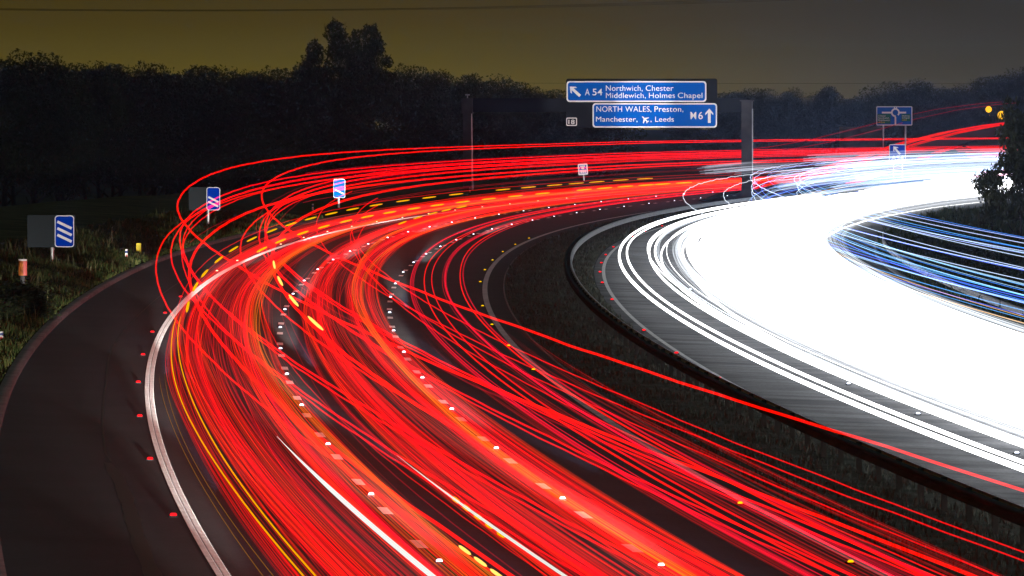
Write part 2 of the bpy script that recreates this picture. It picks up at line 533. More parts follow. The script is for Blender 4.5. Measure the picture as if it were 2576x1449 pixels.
rt = random.Random(42)
sky_l = [(-60, 142), (0, 140), (60, 133), (110, 136), (180, 147), (235, 152), (260, 157), (350, 161), (420, 151), (490, 162), (560, 156), (640, 173), (700, 172), (760, 168), (970, 152), (1010, 164),
         (1100, 176), (1200, 192), (1250, 196), (1288, 182), (1310, 198), (1345, 216), (1380, 222), (1430, 212), (1520, 214), (1620, 226), (1720, 236)]
xs, ys = zip(*sky_l)
LEFT_T = [(-40, 610), (35, 590), (85, 600), (150, 580), (215, 610), (285, 590), (350, 570), (418, 600), (480, 580), (548, 590), (610, 600), (668, 585), (725, 590), (1000, 600), (1070, 590), (1125, 610), (1190, 600), (1285, 620), (1340, 640), (1415, 640), (1490, 650)]
tree_marks = ['first tree from the left edge', 'second tree from the left edge, with the highest crown above the three-bar sign', 'third tree from the left edge', 'fourth tree from the left edge', 'fifth tree from the left edge']
for i, (u, d) in enumerate(LEFT_T):
    v = float(np.interp(u, xs, ys)) + rt.uniform(-3, 3)
    top = UV(u, v, d); base = -2.6
    h = (top.z - base) / .93
    tree((top.x, d, base), h, rt.uniform(.8, 1.1), i, rt.uniform(0, 6),
         'dark leafy tree, number %d from the left along the front of the skyline wood' % (i + 1), 'trees on the left skyline')
for i in range(22):      # second row fills in behind
    u = -60 + i * 75 + rt.uniform(-15, 15)
    v = float(np.interp(u, xs, ys)) + rt.uniform(5, 16); d = rt.uniform(680, 740)
    top = UV(u, v, d); base = -3
    tree((top.x, d, base), (top.z - base) / .93, rt.uniform(.85, 1.15), i + 2, rt.uniform(0, 6),
         'black tree crown showing between the front trees of the left wood', 'rear trees of the left wood')
big = [(x, 0, z, rx, rx, rz) for x, z, rx, rz in ((-.195, .78, .06, .06), (-.22, .71, .075, .07), (-.065, .875, .07, .065), (-.03, .80, .085, .07), (.07, .85, .04, .04), (.165, .855, .075, .065), (.215, .805, .05, .045),
                                                (.05, .74, .2, .09), (.15, .74, .11, .08), (.275, .735, .04, .035), (-.29, .67, .06, .06), (0, .62, .3, .11), (-.2, .6, .2, .1), (.2, .6, .2, .1), (0, .45, .35, .15), (0, .3, .4, .15))]
TALL = crown_mesh('crown', 31, big, 30000, .0105)
top = UV(868, 52, 560)
tree((top.x, 560, -2.6), (top.z + 2.6) / .93, .74, 1, 0, 'tallest tree, with three rounded heads standing well above the left wood', None, 'tree', 'tree', TALL)
sky_r = [(1780, 236), (1810, 240), (1830, 218), (1870, 201), (1930, 211), (2000, 219), (2035, 241), (2080, 221), (2110, 230), (2160, 236), (2200, 214), (2230, 198), (2290, 196), (2325, 216), (2360, 212), (2400, 205), (2460, 205), (2495, 184), (2540, 174), (2600, 170), (2660, 172)]
xr, yr = zip(*sky_r)
RIGHT_T = [(1740, 930), (1832, 900), (1880, 890), (1945, 900), (2005, 920), (2080, 930), (2125, 960), (2175, 960), (2228, 900), (2285, 905), (2340, 940), (2395, 935), (2450, 930), (2500, 900), (2548, 890), (2600, 890), (2650, 900)]
for i, (u, d) in enumerate(RIGHT_T):
    v = float(np.interp(u, xr, yr)) + rt.uniform(-2, 3)
    top = UV(u, v, d); base = -3.5
    tree((top.x, d, base), (top.z - base) / .93, rt.uniform(.75, 1.0), i + 1, rt.uniform(0, 6),
         'dim rounded tree, number %d rightward from the gantry sign on the skyline' % (i + 1), 'trees on the right skyline')
for i in range(14):
    u = 1720 + i * 72 + rt.uniform(-15, 15)
    v = float(np.interp(u, xr, yr)) + rt.uniform(8, 18); d = rt.uniform(1010, 1080)
    top = UV(u, v, d); base = -4
    tree((top.x, d, base), (top.z - base) / .93, rt.uniform(.9, 1.2), i, rt.uniform(0, 6),
         'dim tree filling the gaps behind the right skyline trees', 'rear trees of the right skyline')
# ragged trees on the right verge, in front of the lights
NEAR = [crown_mesh('crown', 51, lobes_for('wide', 21), 5200, .026), crown_mesh('crown', 52, lobes_for('round', 22), 5200, .026)]
for i, (u, d, vt, vb, wd, lab) in enumerate([(2566, 318, 232, 585, .58, 'ragged dark tree at the right edge, in front of the yellow street lamps'),
                                              (2640, 330, 210, 585, .75, 'tall dark tree mostly beyond the right edge of the view'),
                                              (2496, 325, 405, 580, .60, 'small leafy sapling left of the ragged tree, over the white headlight glow')]):
    top = UV(u, vt, d); bz = UV(u, vb, d).z
    tree((top.x, d, bz), (top.z - bz) / .93, wd, i, i * 2.0, lab, 'trees on the right verge', 'tree', 'tree', NEAR[i % 2])
SHRUB = [crown_mesh('foliage', 61, lobes_for('shrub', 31), 1800, .05), crown_mesh('foliage', 62, lobes_for('shrub', 32), 1800, .045)]


def shrub(s, t, h, wd, k, label, group, dz=0.0):
    p = RW(s, t, (verge_l if t < 0 else verge_r)(np.array(float(s)), np.array(float(t))) + dz)
    o = empty('shrub', tuple(float(q) for q in p), k * 1.3, label, 'shrub', group); o.scale = (h * wd, h * wd, h)
    link('foliage', SHRUB[k % 2], o)
    st = link('stem', TRUNKS[k % 3], o); st.scale = (.7, .7, .6)
    return o


for k, (s_, t_, h_, w_, lab) in enumerate([(105, -7.75, 1.0, 2.0, 'low black shrub overhanging the kerb below the three-bar sign'), (111, -8.6, 1.25, 1.9, 'dark shrub left of the kerb, standing before the orange marker'), (116, -9.9, 1.1, 1.9, 'dark shrub at the far left behind the first shrub'), (97, -8.8, 1.1, 1.9, 'small dark shrub at the left edge of the picture')]):
    shrub(s_, t_, h_, w_, k, lab, 'shrubs on the left verge')
for k in range(11):
    s_ = 340 - k * 17 + rt.uniform(-4, 4); t_ = 28.6 + rt.uniform(-.4, 1.2) + k * .12
    shrub(s_, t_, rt.uniform(.7, 1.2), rt.uniform(1.3, 1.9), k, 'low bush on the right verge, number %d from the far end of its row' % (k + 1), 'bushes on the right verge')

# ------------------------------------------------------------------ barriers
def rail_profile(name, prof, s0, s1, step, m, parent, t0):
    s = np.arange(s0, s1 + .1, step); n = len(s); k = len(prof)
    V = np.concatenate([RW(s, t0 + a, b) for a, b in prof]); q = np.arange(n - 1)
    F = np.concatenate([np.stack([i * n + q, i * n + q + 1, ((i + 1) % k) * n + q + 1, ((i + 1) % k) * n + q], -1) for i in range(k)])
    me = np_mesh(name, V, F, m)
    return link(name, me, parent)


def wbeam(side):
    o = [(.10, .44), (.17, .47), (.17, .52), (.10, .56), (.10, .60), (.17, .64), (.17, .69), (.10, .72)]
    return [(side * a, b) for a, b in o] + [(side * (a - .012), b) for a, b in o[::-1]]


bar = empty('crash_barrier', tuple(RW(0, 10.75)), 0, 'steel crash barrier running along the middle of the central reserve', 'barrier')
inv = bar.matrix_world
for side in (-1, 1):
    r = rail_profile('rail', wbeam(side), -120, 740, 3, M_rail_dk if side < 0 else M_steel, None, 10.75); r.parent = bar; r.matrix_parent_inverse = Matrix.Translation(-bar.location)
caps = MB()
for q in np.arange(-120, 740, 3.2):
    p = RW(q, 10.75)
    caps.box((p[0], p[1], p[2] + .36), (.11, .16, .74))
pm = caps.build('post_row', M_post_dk, bar); pm.matrix_parent_inverse = Matrix.Translation(-bar.location); pm['kind'] = 'stuff'
guard = empty('crash_barrier', tuple(RW(150, 26.75)), 0, 'pale corrugated crash barrier along the outer verge of the opposite carriageway', 'barrier')
r = rail_profile('rail', wbeam(-1), 40, 292, 3, M_steel, None, 26.85); r.parent = guard; r.matrix_parent_inverse = Matrix.Translation(-guard.location)
for q in np.arange(41, 292, 3.2):
    p = RW(q, 26.87)
    b = MB().box((p[0], p[1], p[2] + .36), (.1, .12, .74)).build('post', M_steel_dk, guard); b.matrix_parent_inverse = Matrix.Translation(-guard.location)

# ------------------------------------------------------------------ signs
def face(s_, extra=0):
    return -heading(s_) + extra


def local(root_p, u, v):
    """frame position to local x, z on a plane at the depth of the root"""
    d = root_p[1]
    return ((u - 1288) / FOC * d - root_p[0], CAM_H + (HORIZON - v) / FOC * d - root_p[2])


# gantry
gp = RW(435, -1.9); gp = (float(gp[0]), float(gp[1]), float(RW(435, -13.1)[2]))
gan = empty('sign_gantry', gp, face(435), 'dark steel gantry on two posts spanning the near carriageway', 'gantry')
L = lambda u, v: local(gp, u, v)
xl, zt = L(1172, 258); xr_, _ = L(1881, 258); _, zb = L(1500, 282); _, zbeam = L(1500, 247)
mb = MB()
mb.prism([(xl - .33, -.3), (xl + .33, -.3), (xl + .33, zb), (xl - .33, zb)], -.25, .25)
mb.build('post', M_steel_dk, gan)
MB().prism([(xl + .34, -.3), (xl + .46, -.3), (xl + .36, zb - .1), (xl + .34, zb - .1)], -.28, .2).build('post_edge_strip', M_steel, gan)  # lit right face of the post put in as a paler strip
zr = L(1881, 255)[1]
mb = MB(); mb.prism([(xr_ - .42, -1.4), (xr_ + .42, -1.4), (xr_ + .42, zr), (xr_ - .42, zr)], -.35, .35)
mb.build('post', M_steel_dk, gan)
MB().box((xr_, 0, zr + .06), (1.1, .9, .12), .02).build('post_cap', M_steel_dk, gan)
MB().box((xr_ + .45, -.1, zr / 2 - .9), (.05, .4, zr + .6)).build('post_edge_strip', M_steel, gan)
MB().box(((xl + xr_) / 2 - .2, .25, (zb + zbeam) / 2), (xr_ - xl + .6, .5, zbeam - zb - .02), .03).build('beam', M_board, gan)
MB().box((xl, -.02, zb + .5), (.9, .7, 1.25), .03).build('beam_end', M_steel_dk, gan)
mb = MB(); mb.cyl((xl, 0, zbeam), (xl, 0, zbeam + .25), .05); mb.cyl((xl - .18, 0, zbeam + .27), (xl + .18, 0, zbeam + .27), .06); mb.build('top_fitting', M_steel, gan)

sg = empty('direction_sign', (gp[0], gp[1], gp[2]), face(435), 'wide motorway sign on the gantry with two blue panels for A54 and M6', 'sign')
x0, z1 = L(1425, 198); x1, z0 = L(1807, 321)
MB().prism(rrect(x0, x1, z0, z1, .15), -.42, -.36).build('backing_board', M_board, sg)


def panel(root, u0, u1, v0, v1, Lf, border, r, m_in, y=-.43, m_b=None, name='panel'):
    a, b = Lf(u0, v1); c, d = Lf(u1, v0)
    bo = MB().prism(rrect(a, c, b, d, r), y - .02, y + .008).build(name, m_b or M_white, root)
    MB().prism(rrect(a + border, c - border, b + border, d - border, max(r - border * .6, .02)), y - .032, y - .021).build('panel_face', m_in, bo)
    return bo


p1 = panel(sg, 1426, 1780, 204, 256.5, L, .11, .26, M_blue)
p2 = panel(sg, 1492, 1807, 259.5, 321, L, .11, .26, M_blue)
KY = -.475


def txt(par, text, u, v, vcap, m=M_white, u1=None, bold=.0, y=KY, Lf=None):
    Lf = Lf or L
    a, b = Lf(u, v); h = Lf(u, vcap)[1] - b
    w = None if u1 is None else Lf(u1, v)[0] - a
    return lettering(text, a, b, h, par, m, y, w, bold)


txt(p1, 'A', 1473, 239.5, 223, u1=1485, bold=.006)
txt(p1, '54', 1492, 239.5, 223, u1=1517, bold=.006)
for w_, a_, b_, v_, c_ in (('Northwich,', 1526, 1619, 228.5, 214.5), ('Chester', 1627, 1697, 228.5, 214.5), ('Middlewich,', 1526, 1627, 246.5, 233), ('Holmes', 1635, 1701, 246.5, 233), ('Chapel', 1708, 1770, 246.5, 233)):
    txt(p1, w_, a_, v_, c_, u1=b_)
for w_, a_, b_ in (('NORTH', 1502, 1567), ('WALES,', 1575, 1641), ('Preston,', 1649, 1722)):
    txt(p2, w_, a_, 281, 267, u1=b_)
txt(p2, 'Manchester,', 1501, 306, 293, u1=1606)
txt(p2, ', Leeds', 1639, 306, 293, u1=1698)
txt(p2, 'M', 1740, 299.5, 281, u1=1754.5, bold=.006)
txt(p2, '6', 1760, 299.5, 281, u1=1771, bold=.006)


def poly(par, pts, m, name, y=KY, Lf=None):
    Lf = Lf or L
    return MB().prism([Lf(u, v) for u, v in pts], y - .012, y + .0).build(name, m, par)


def rot(pts, c, a, k=1.0):
    ca, sa = math.cos(a), math.sin(a)
    return [(c[0] + k * (x * ca - y * sa), c[1] + k * (x * sa + y * ca)) for x, y in pts]


ARW = [(0, -18), (10, -6.5), (10, -1.5), (3.6, -8), (3.6, 18), (-3.6, 18), (-3.6, -8), (-10, -1.5), (-10, -6.5)]
poly(p1, rot(ARW, (1447.5, 229.5), math.radians(-48), .98), M_white, 'arrow')
poly(p2, rot([(x, y) for x, y in ARW], (1787.5, 291), 0, 1.0), M_white, 'arrow')
PLANE = [(0, -12), (1.6, -9), (1.7, -3.5), (11, 3), (11, 5.5), (1.7, 2.2), (1.4, 7.5), (4.5, 10), (4.5, 11.8), (0, 10.6), (-4.5, 11.8), (-4.5, 10), (-1.4, 7.5), (-1.7, 2.2), (-11, 5.5), (-11, 3), (-1.7, -3.5), (-1.6, -9)]
poly(p2, rot(PLANE, (1625, 300), math.radians(-45), .92), M_white, 'aeroplane_symbol')
p3 = panel(sg, 1425.5, 1452.5, 296, 316.5, L, .07, .1, M_board, -.43, M_white, 'junction_plate')
txt(p3, '18', 1431, 312, 301, u1=1446.5, bold=.01)


# countdown markers
def countdown(s_, t_, bars, board, blue, post_u, v_post, label, mblue, tilt=0.0):
    p = RW(s_, t_, verge_l(np.array(float(s_)), np.array(float(t_))) - .15); p = tuple(float(q) for q in p)
    o = empty('countdown_marker', p, face(s_) + tilt, label, 'road sign', 'exit countdown markers')
    Lf = lambda u, v: local(p, u, v)
    if board:
        a, b = Lf(board[0], board[3]); c, d = Lf(board[1], board[2])
        MB().prism(rrect(a, c, b, d, .03), -.03, .0).build('backing_board', M_back, o)
    bo = panel(o, blue[0], blue[1], blue[2], blue[3], Lf, .035, .13, mblue, -.06)
    w = blue[1] - blue[0]; h = blue[3] - blue[2]
    for q in bars:
        y0 = blue[2] + h * q
        pts = [(blue[0] + w * .16, y0 - h * .035), (blue[0] + w * .90, y0 + h * .18), (blue[0] + w * .84, y0 + h * .255), (blue[0] + w * .11, y0 + h * .04)]
        MB().prism([Lf(*z) for z in pts], -.110, -.094).build('diagonal_bar', M_white, bo)
    xp, _ = Lf(post_u, v_post); _, zt_ = Lf(post_u, blue[3] - 4)
    MB().cyl((xp, .06, -.2), (xp, .06, zt_ + .6), .075).build('post', M_steel, o)
    mb = MB(); mb.cyl((xp, .06, .68), (xp, .06, .76), .09); mb.build('clamp', M_steel, o)
    return p


cd3 = countdown(163, -10.6, (.19, .40, .605), (69, 190, 541, 622), (138, 187, 542, 622), 131, 640, 'blue three-bar exit countdown marker with wide grey backing board', M_blue_d)
cd2 = countdown(255, -10.4, (.42, .62), (475, 556, 471, 529), (520, 554, 471, 529), 523.5, 550, 'blue two-bar exit countdown marker behind the red lorry light trails', M_blue_d)
cd1 = countdown(335, -10.6, (.56,), None, (839, 869, 450, 498), 852, 510, 'small bright blue one-bar exit countdown marker', M_blue_b)
# services sign
p = RW(513, -16.3, -.3); sv = tuple(float(q) for q in p)
o = empty('information_sign', sv, face(513), 'small white-bordered blue information sign below the gantry sign', 'road sign')
o.rotation_euler = (0, math.radians(-4), face(513))
Ls = lambda u, v: local(sv, u, v)
bo = panel(o, 1459, 1484, 412, 440, Ls, .13, .1, M_blue)
mb = MB(); a, b = Ls(1464, 435.5); c, d = Ls(1479, 427)
for q in range(3):
    xx = a + (c - a) * (.05 + q * .34); mb.prism(rrect(xx, xx + (c - a) * .27, b, d, .03), -.49, -.47)
a2, b2 = Ls(1468, 426); c2, d2 = Ls(1475, 421); mb.prism(rrect(a2, c2, b2, d2, .04), -.49, -.47)
a2, b2 = Ls(1465, 420); c2, d2 = Ls(1478, 416.5); mb.prism(rrect(a2, c2, b2, d2, .04), -.49, -.47)
mb.build('symbol', M_white, bo)
MB().cyl((Ls(1472, 440)[0], -.35, -.4), (Ls(1472, 440)[0], -.35, Ls(1472, 425)[1]), .07).build('post', M_steel, o)

# roundabout map sign
rp = tuple(UV(2250, 352, 700)); rp = (rp[0], rp[1], UV(2250, 352, 700).z)
rb = empty('direction_sign', rp, -.1, 'blue roundabout map sign with two green destination panels at the far right', 'sign')
Lr = lambda u, v: local(rp, u, v)
KR = -.49
pr = panel(rb, 2205, 2295.5, 267.5, 315.5, Lr, .09, .12, M_blue)
cx, cy = 2253, 283


def ring(c, r0, r1, a0, a1, n=24):
    A = [math.radians(a0 + (a1 - a0) * i / n) for i in range(n + 1)]
    return [(c[0] + r1 * math.cos(a), c[1] - r1 * math.sin(a)) for a in A] + [(c[0] + r0 * math.cos(a), c[1] - r0 * math.sin(a)) for a in A[::-1]]


poly(pr, ring((cx, cy), 7, 11, -45, 275, 30), M_white, 'roundabout_symbol', KR, Lr)
poly(pr, [(2219, 281), (2242.5, 281), (2242.5, 285.5), (2219, 285.5)], M_white, 'left_arm', KR, Lr)
poly(pr, [(2263.5, 281), (2280, 281), (2280, 285.5), (2263.5, 285.5)], M_white, 'right_arm', KR, Lr)
poly(pr, [(2251, 293.6), (2255, 293.6), (2255, 314.5), (2251, 314.5)], M_white, 'lower_arm', KR, Lr)
poly(pr, [(2249.5, 269.5), (2252, 269.5), (2252, 272.4), (2249.5, 272.8)], M_white, 'upper_arm', KR, Lr)
poly(pr, [(2254.5, 269.5), (2257, 269.5), (2257, 272.8), (2254.5, 272.4)], M_white, 'upper_arm', KR, Lr)
g1 = poly(pr, [(2207.5, 286.5), (2241, 286.5), (2241, 311), (2207.5, 311)], M_green, 'destination_panel', KR, Lr)
g2 = poly(pr, [(2268, 287), (2291, 287), (2291, 305), (2268, 305)], M_green, 'destination_panel', KR, Lr)
for tx, u, u1, vb, m_ in (('Chester', 2210, 2229, 293, M_white), ('Northwich', 2210, 2237, 298.5, M_white), ('Middlewich', 2210, 2239, 304, M_white), ('A54', 2210, 2226, 309.5, M_yellow_l)):
    txt(pr, tx, u, vb, vb - 3.6, m_, u1, .0, KR - .025, Lr)
for tx, u, u1, vb, m_ in (('Holmes', 2270, 2289, 293, M_white), ('Chapel', 2270, 2288, 298, M_white), ('A54', 2270, 2281, 303.5, M_yellow_l)):
    txt(pr, tx, u, vb, vb - 3.6, m_, u1, .0, KR - .025, Lr)
for u in (2222, 2278):
    xx = Lr(u, 300)[0]; MB().cyl((xx, -.3, -.8), (xx, -.3, Lr(u, 300)[1]), .09).build('post', M_steel, rb)

# A54 exit arrow sign at the slip road nose
ep = tuple(UV(2258, 432, 620))
ex = empty('exit_sign', ep, -.15, 'square blue exit sign with white arrow above A54 at the slip road nose', 'road sign')
Le = lambda u, v: local(ep, u, v)
pe = panel(ex, 2238, 2279.5, 363, 406.5, Le, .07, .1, M_blue_d)
poly(pe, rot(ARW, (2257, 378), math.radians(-40), .72), M_white, 'arrow', KR, Le)
txt(pe, 'A54', 2243, 403, 391.5, M_white, 2275, .02, KR - .025, Le)
for u in (2248, 2270):
    xx = Le(u, 400)[0]; MB().cyl((xx, -.3, -.6), (xx, -.3, Le(u, 390)[1]), .07).build('post', M_steel, ex)

# ------------------------------------------------------------------ marker posts
M_plastic = mat('white_plastic', (.75, .75, .76), .5)
M_darkblue = mat('dark_blue_band', (.02, .05, .2), .5)
M_redref = mat('red_reflector', (.85, .12, .10), .4)
M_orange = noisy(mat('orange_sheeting', (.55, .14, .015), .5), 6, (.25, .05, .01), (.75, .22, .03))
M_pink = mat('pink_sheeting', (.75, .16, .14), .5)
M_yel = mat('yellow_sheeting', (.9, .75, .01), .5)


def marker(s_, t_, u, v0, v1, label):
    p = tuple(float(q) for q in RW(s_, t_, verge_l(np.array(float(s_)), np.array(float(t_))) - .1))
    Lf = lambda a, b: local(p, a, b)
    x, zt_ = Lf(u, v0); _, zb_ = Lf(u, v1)
    o = empty('marker_post', p, face(s_), label, 'marker post', 'verge marker posts')
    h = zt_ - zb_
    MB().box((x, 0, (zb_ + zt_ - h * .36) / 2 - .25), (.115, .07, h * .64 + .5), .012).build('post', M_plastic, o)
    MB().box((x, 0, zt_ - h * .24), (.125, .08, h * .22), .012).build('top_band', M_darkblue, o)
    MB().box((x, 0, zt_ - h * .065), (.115, .07, h * .12), .015).build('cap', M_plastic, o)
    MB().box((x + .01, -.04, zb_ + h * .28), (.06, .02, h * .5)).build('reflector', M_redref, o)


marker(180, -8.5, 318, 627, 655, 'white verge post with dark blue band and red reflector, near the yellow marker')
marker(322, -10.4, 787, 513, 535, 'small white verge post below the one-bar countdown marker')
marker(426, -12.2, 1182, 472, 487, 'tiny white verge post at the foot of the left gantry post')
marker(84, -8.1, 3, 834, 862, 'white verge post cut by the left edge of the picture')
p = tuple(float(q) for q in RW(128, -9.6, verge_l(np.array(128.), np.array(-9.6)) - .1))
o = empty('hazard_marker', p, face(128), 'stout orange and pink reflective marker post below the three-bar sign', 'marker post')
x, zt_ = local(p, 57, 652); _, zb_ = local(p, 57, 693); _, zc = local(p, 57, 720)
MB().cyl((x, 0, -.2), (x, 0, zb_), .09).build('stem', M_steel_dk, o)
sl = MB().cyl((x, 0, zb_), (x, 0, zt_ - .06), .145, n=20).build('sleeve', M_orange, o)
mb = MB(); mb.cyl((x + .055, -.045, zb_ - .0), (x + .055, -.045, zt_ - .07), .10, n=16); mb.build('reflective_strip', M_pink, o)
MB().cyl((x, 0, zt_ - .06), (x, 0, zt_), .152, n=20).build('cap', M_plastic, o)
MB().cyl((x - .03, 0, .28), (x - .03, 0, .36), .11).build('clamp', M_steel, o)
p = tuple(float(q) for q in RW(190, -8.6, verge_l(np.array(190.), np.array(-8.6)) - .1))
o = empty('yellow_marker', p, face(190), 'bright yellow upright marker plate standing in the grass', 'marker post')
x, zt_ = local(p, 349, 611.5); _, zb_ = local(p, 349, 640.5)
MB().prism(rrect(x - .11, x + .11, zb_, zt_, .03), -.03, .03).build('plate', M_yel, o)
MB().cyl((x, .05, -.3), (x, .05, zb_ + .2), .04).build('stem', M_steel_dk, o)

# ------------------------------------------------------------------ road studs
M_studbody = mat('stud_casting', (.015, .015, .015), .9, .0)
STUD = {}
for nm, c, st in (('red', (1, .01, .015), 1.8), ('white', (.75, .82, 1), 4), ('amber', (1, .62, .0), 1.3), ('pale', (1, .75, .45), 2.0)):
    STUD[nm] = glow(nm + '_reflector', c, st)  # emission stands in for vehicle light thrown back by the studs
mb = MB(); mb.box((0, 0, .012), (.16, .20, .03), .01)
bmesh.ops.recalc_face_normals(mb.bm, faces=mb.bm.faces[:]); stud_body = bpy.data.meshes.new('housing'); mb.bm.to_mesh(stud_body); mb.bm.free(); stud_body.materials.append(M_studbody)
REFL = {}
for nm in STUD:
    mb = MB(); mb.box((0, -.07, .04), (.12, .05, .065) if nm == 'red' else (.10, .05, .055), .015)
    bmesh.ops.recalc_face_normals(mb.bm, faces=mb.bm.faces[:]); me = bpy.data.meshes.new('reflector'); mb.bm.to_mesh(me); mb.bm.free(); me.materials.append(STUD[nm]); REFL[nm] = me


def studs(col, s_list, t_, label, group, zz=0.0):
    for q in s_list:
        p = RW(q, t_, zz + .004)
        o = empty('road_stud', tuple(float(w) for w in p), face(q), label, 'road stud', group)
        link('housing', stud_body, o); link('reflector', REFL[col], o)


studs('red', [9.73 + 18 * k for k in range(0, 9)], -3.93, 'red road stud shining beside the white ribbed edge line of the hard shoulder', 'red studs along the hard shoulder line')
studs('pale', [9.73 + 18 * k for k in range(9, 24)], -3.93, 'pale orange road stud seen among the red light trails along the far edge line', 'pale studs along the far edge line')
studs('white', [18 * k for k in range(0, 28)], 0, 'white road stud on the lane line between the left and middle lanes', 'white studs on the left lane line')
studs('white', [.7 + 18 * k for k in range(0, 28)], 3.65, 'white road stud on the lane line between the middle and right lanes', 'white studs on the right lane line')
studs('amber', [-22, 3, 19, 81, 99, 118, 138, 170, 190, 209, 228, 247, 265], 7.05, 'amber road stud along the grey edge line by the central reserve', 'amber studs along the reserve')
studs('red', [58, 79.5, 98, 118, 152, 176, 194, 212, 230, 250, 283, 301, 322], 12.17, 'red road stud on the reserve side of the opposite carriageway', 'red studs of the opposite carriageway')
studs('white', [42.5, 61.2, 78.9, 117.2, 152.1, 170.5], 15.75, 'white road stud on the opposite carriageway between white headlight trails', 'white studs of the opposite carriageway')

# ------------------------------------------------------------------ overhead wires
M_wire = mat('wire', (.02, .02, .02), .8, .1)


def wire(pts, r, label):
    """a hanging cable through three or more (u, v) positions at one distance"""
    us, vs, ds = zip(*pts); uu = np.linspace(us[0], us[-1], 60)
    deg = min(2, len(pts) - 1); pv = np.polyfit(us, vs, deg); pd = np.polyfit(us, ds, 1)
    mb_v = np.array([UV(a, np.polyval(pv, a), np.polyval(pd, a)) for a in uu])
    n = 60; k = 5; V = []
    for j in range(k):
        A = 2 * math.pi * j / k; V.append(mb_v + np.array([0, math.cos(A) * r, math.sin(A) * r]))
    V = np.concatenate(V); a = np.arange(n - 1)
    F = np.concatenate([np.stack([j * n + a, j * n + a + 1, ((j + 1) % k) * n + a + 1, ((j + 1) % k) * n + a], -1) for j in range(k)])
    tag(link('overhead_wire', np_mesh('overhead_wire', V, F, M_wire)), label, 'cable', 'overhead wires')


wire([(-900, -2, 400), (0, 20, 400), (644, 24, 400), (1288, 15, 400), (1932, -2, 400), (2900, -60, 400)], .011, 'top overhead wire of the bundle crossing the upper sky')
wire([(-900, 4, 402), (0, 21, 402), (644, 26, 402), (1288, 18, 402), (1932, 1, 402), (2900, -50, 402)], .011, 'second overhead wire of the bundle crossing the upper sky')
wire([(-900, 6, 404), (0, 22, 404), (644, 28, 404), (1288, 20.5, 404), (1932, 4, 404), (2900, -44, 404)], .011, 'lowest overhead wire of the bundle crossing the upper sky')
wire([(600, 208, 780), (1400, 206, 780), (1850, 211, 780), (2250, 212, 780), (3000, 208, 780)], .016, 'faint single wire low over the tree tops behind the gantry sign')

# ------------------------------------------------------------------ far street lamps and parapet
M_sodium = glow('sodium_lamp', (1, .5, .008), 1.5, 'AUTO')
for i, (u, v, d, big_) in enumerate([(2488, 275, 880, 1.0), (2521, 271, 905, .9), (2521, 290, 870, 1.35), (2546, 272, 920, 1.0), (2490, 291, 930, .4)]):
    hd = UV(u, v, d); bz = 0.0
    o = empty('street_lamp', (hd.x + .9, hd.y, bz), 0, ['leftmost yellow street lamp above the slip road', 'small yellow street lamp above the brightest one', 'brightest yellow street lamp shining through the right tree', 'rightmost yellow street lamp among leaves', 'faint low yellow lamp under the leftmost one'][i], 'street lamp', 'street lamps at the roundabout')
    z = hd.z - bz
    MB().cyl((0, 0, -4), (0, 0, z + .2), .07, .05, 8).build('column', M_steel_dk, o)
    MB().cyl((0, 0, z + .2), (-.85, 0, z + .28), .04, n=6).build('arm', M_steel_dk, o)
    mb = MB(); mb.box((-.95, 0, z + .22), (.6, .3, .12), .03); mb.build('lamp_housing', M_steel_dk, o)
    bm = bmesh.new(); bmesh.ops.create_uvsphere(bm, u_segments=12, v_segments=8, radius=.42 * big_)
    me = bpy.data.meshes.new('lamp'); bm.to_mesh(me); bm.free(); me.materials.append(M_sodium)
    l = link('lamp', me, o); l.location = (-.95, -.05, z)
M_parapet = noisy(mat('parapet_stone', (.3, .2, .12), .9), 1, (.2, .14, .08), (.36, .26, .16))
a = UV(2112, 321, 860); b = UV(2218, 321, 860)
tag(MB().box(((a.x + b.x) / 2, 860, a.z - 1.5), (b.x - a.x, .4, 3.2), .04).build('parapet_wall', M_parapet), 'long low wall at the roundabout left of the map sign', 'wall')


# ------------------------------------------------------------------ spots added for unseen vehicles, aimed at signs, verge, posts and lines
def added_spot(pos, target, watts, cone, blend=.5, color=(1, .97, .9), size=.08):
    d = bpy.data.lights.new('added_spot', 'SPOT'); d.energy = watts; d.spot_size = math.radians(cone); d.spot_blend = blend
    d.shadow_soft_size = size; d.color = color
    o = bpy.data.objects.new('added_spot', d); COL.objects.link(o)
    o.location = pos; o.rotation_euler = (Vector(target) - Vector(pos)).to_track_quat('-Z', 'Y').to_euler()
    return o


def on(s_, t_, z): return tuple(float(q) for q in RW(s_, t_, z))


def beam_to(s_from, t_from, tgt, E, cone, blend=.3, z=.7):
    a = Vector(on(s_from, t_from, z)); d2 = (Vector(tgt) - a).length_squared
    added_spot(a, tgt, E * d2 * 4 * math.pi, cone, blend)


def wpt(p, rz, u, v):
    x, z = local(p, u, v)
    return Vector((p[0] + x * math.cos(rz), p[1] + x * math.sin(rz), p[2] + z))


beam_to(375, -1.9, wpt(gp, face(435), 1530, 255), 1.9, 11, .4)
beam_to(375, 1.9, wpt(gp, face(435), 1710, 265), 1.9, 11, .4)
beam_to(130, -2.5, wpt(cd3, face(163), 140, 582), 1.7, 5.2)
beam_to(230, -2.5, wpt(cd2, face(255), 530, 500), 2.6, 6)
beam_to(310, -2.5, wpt(cd1, face(335), 854, 474), 8, 4.6)
beam_to(485, -3, wpt(sv, face(513), 1471, 426), 2.6, 4)
beam_to(590, -2.0, wpt(rp, -.1, 2250, 292), 1.2, 4.6)
beam_to(560, -1.0, wpt(ep, -.15, 2258, 386), 1.2, 3.4)
beam_to(70, -1.5, Vector(on(128, -9.6, 1.0)), 2.2, 1.8)
beam_to(130, -1.5, Vector(on(185, -8.6, .7)), 2.6, 2.2)
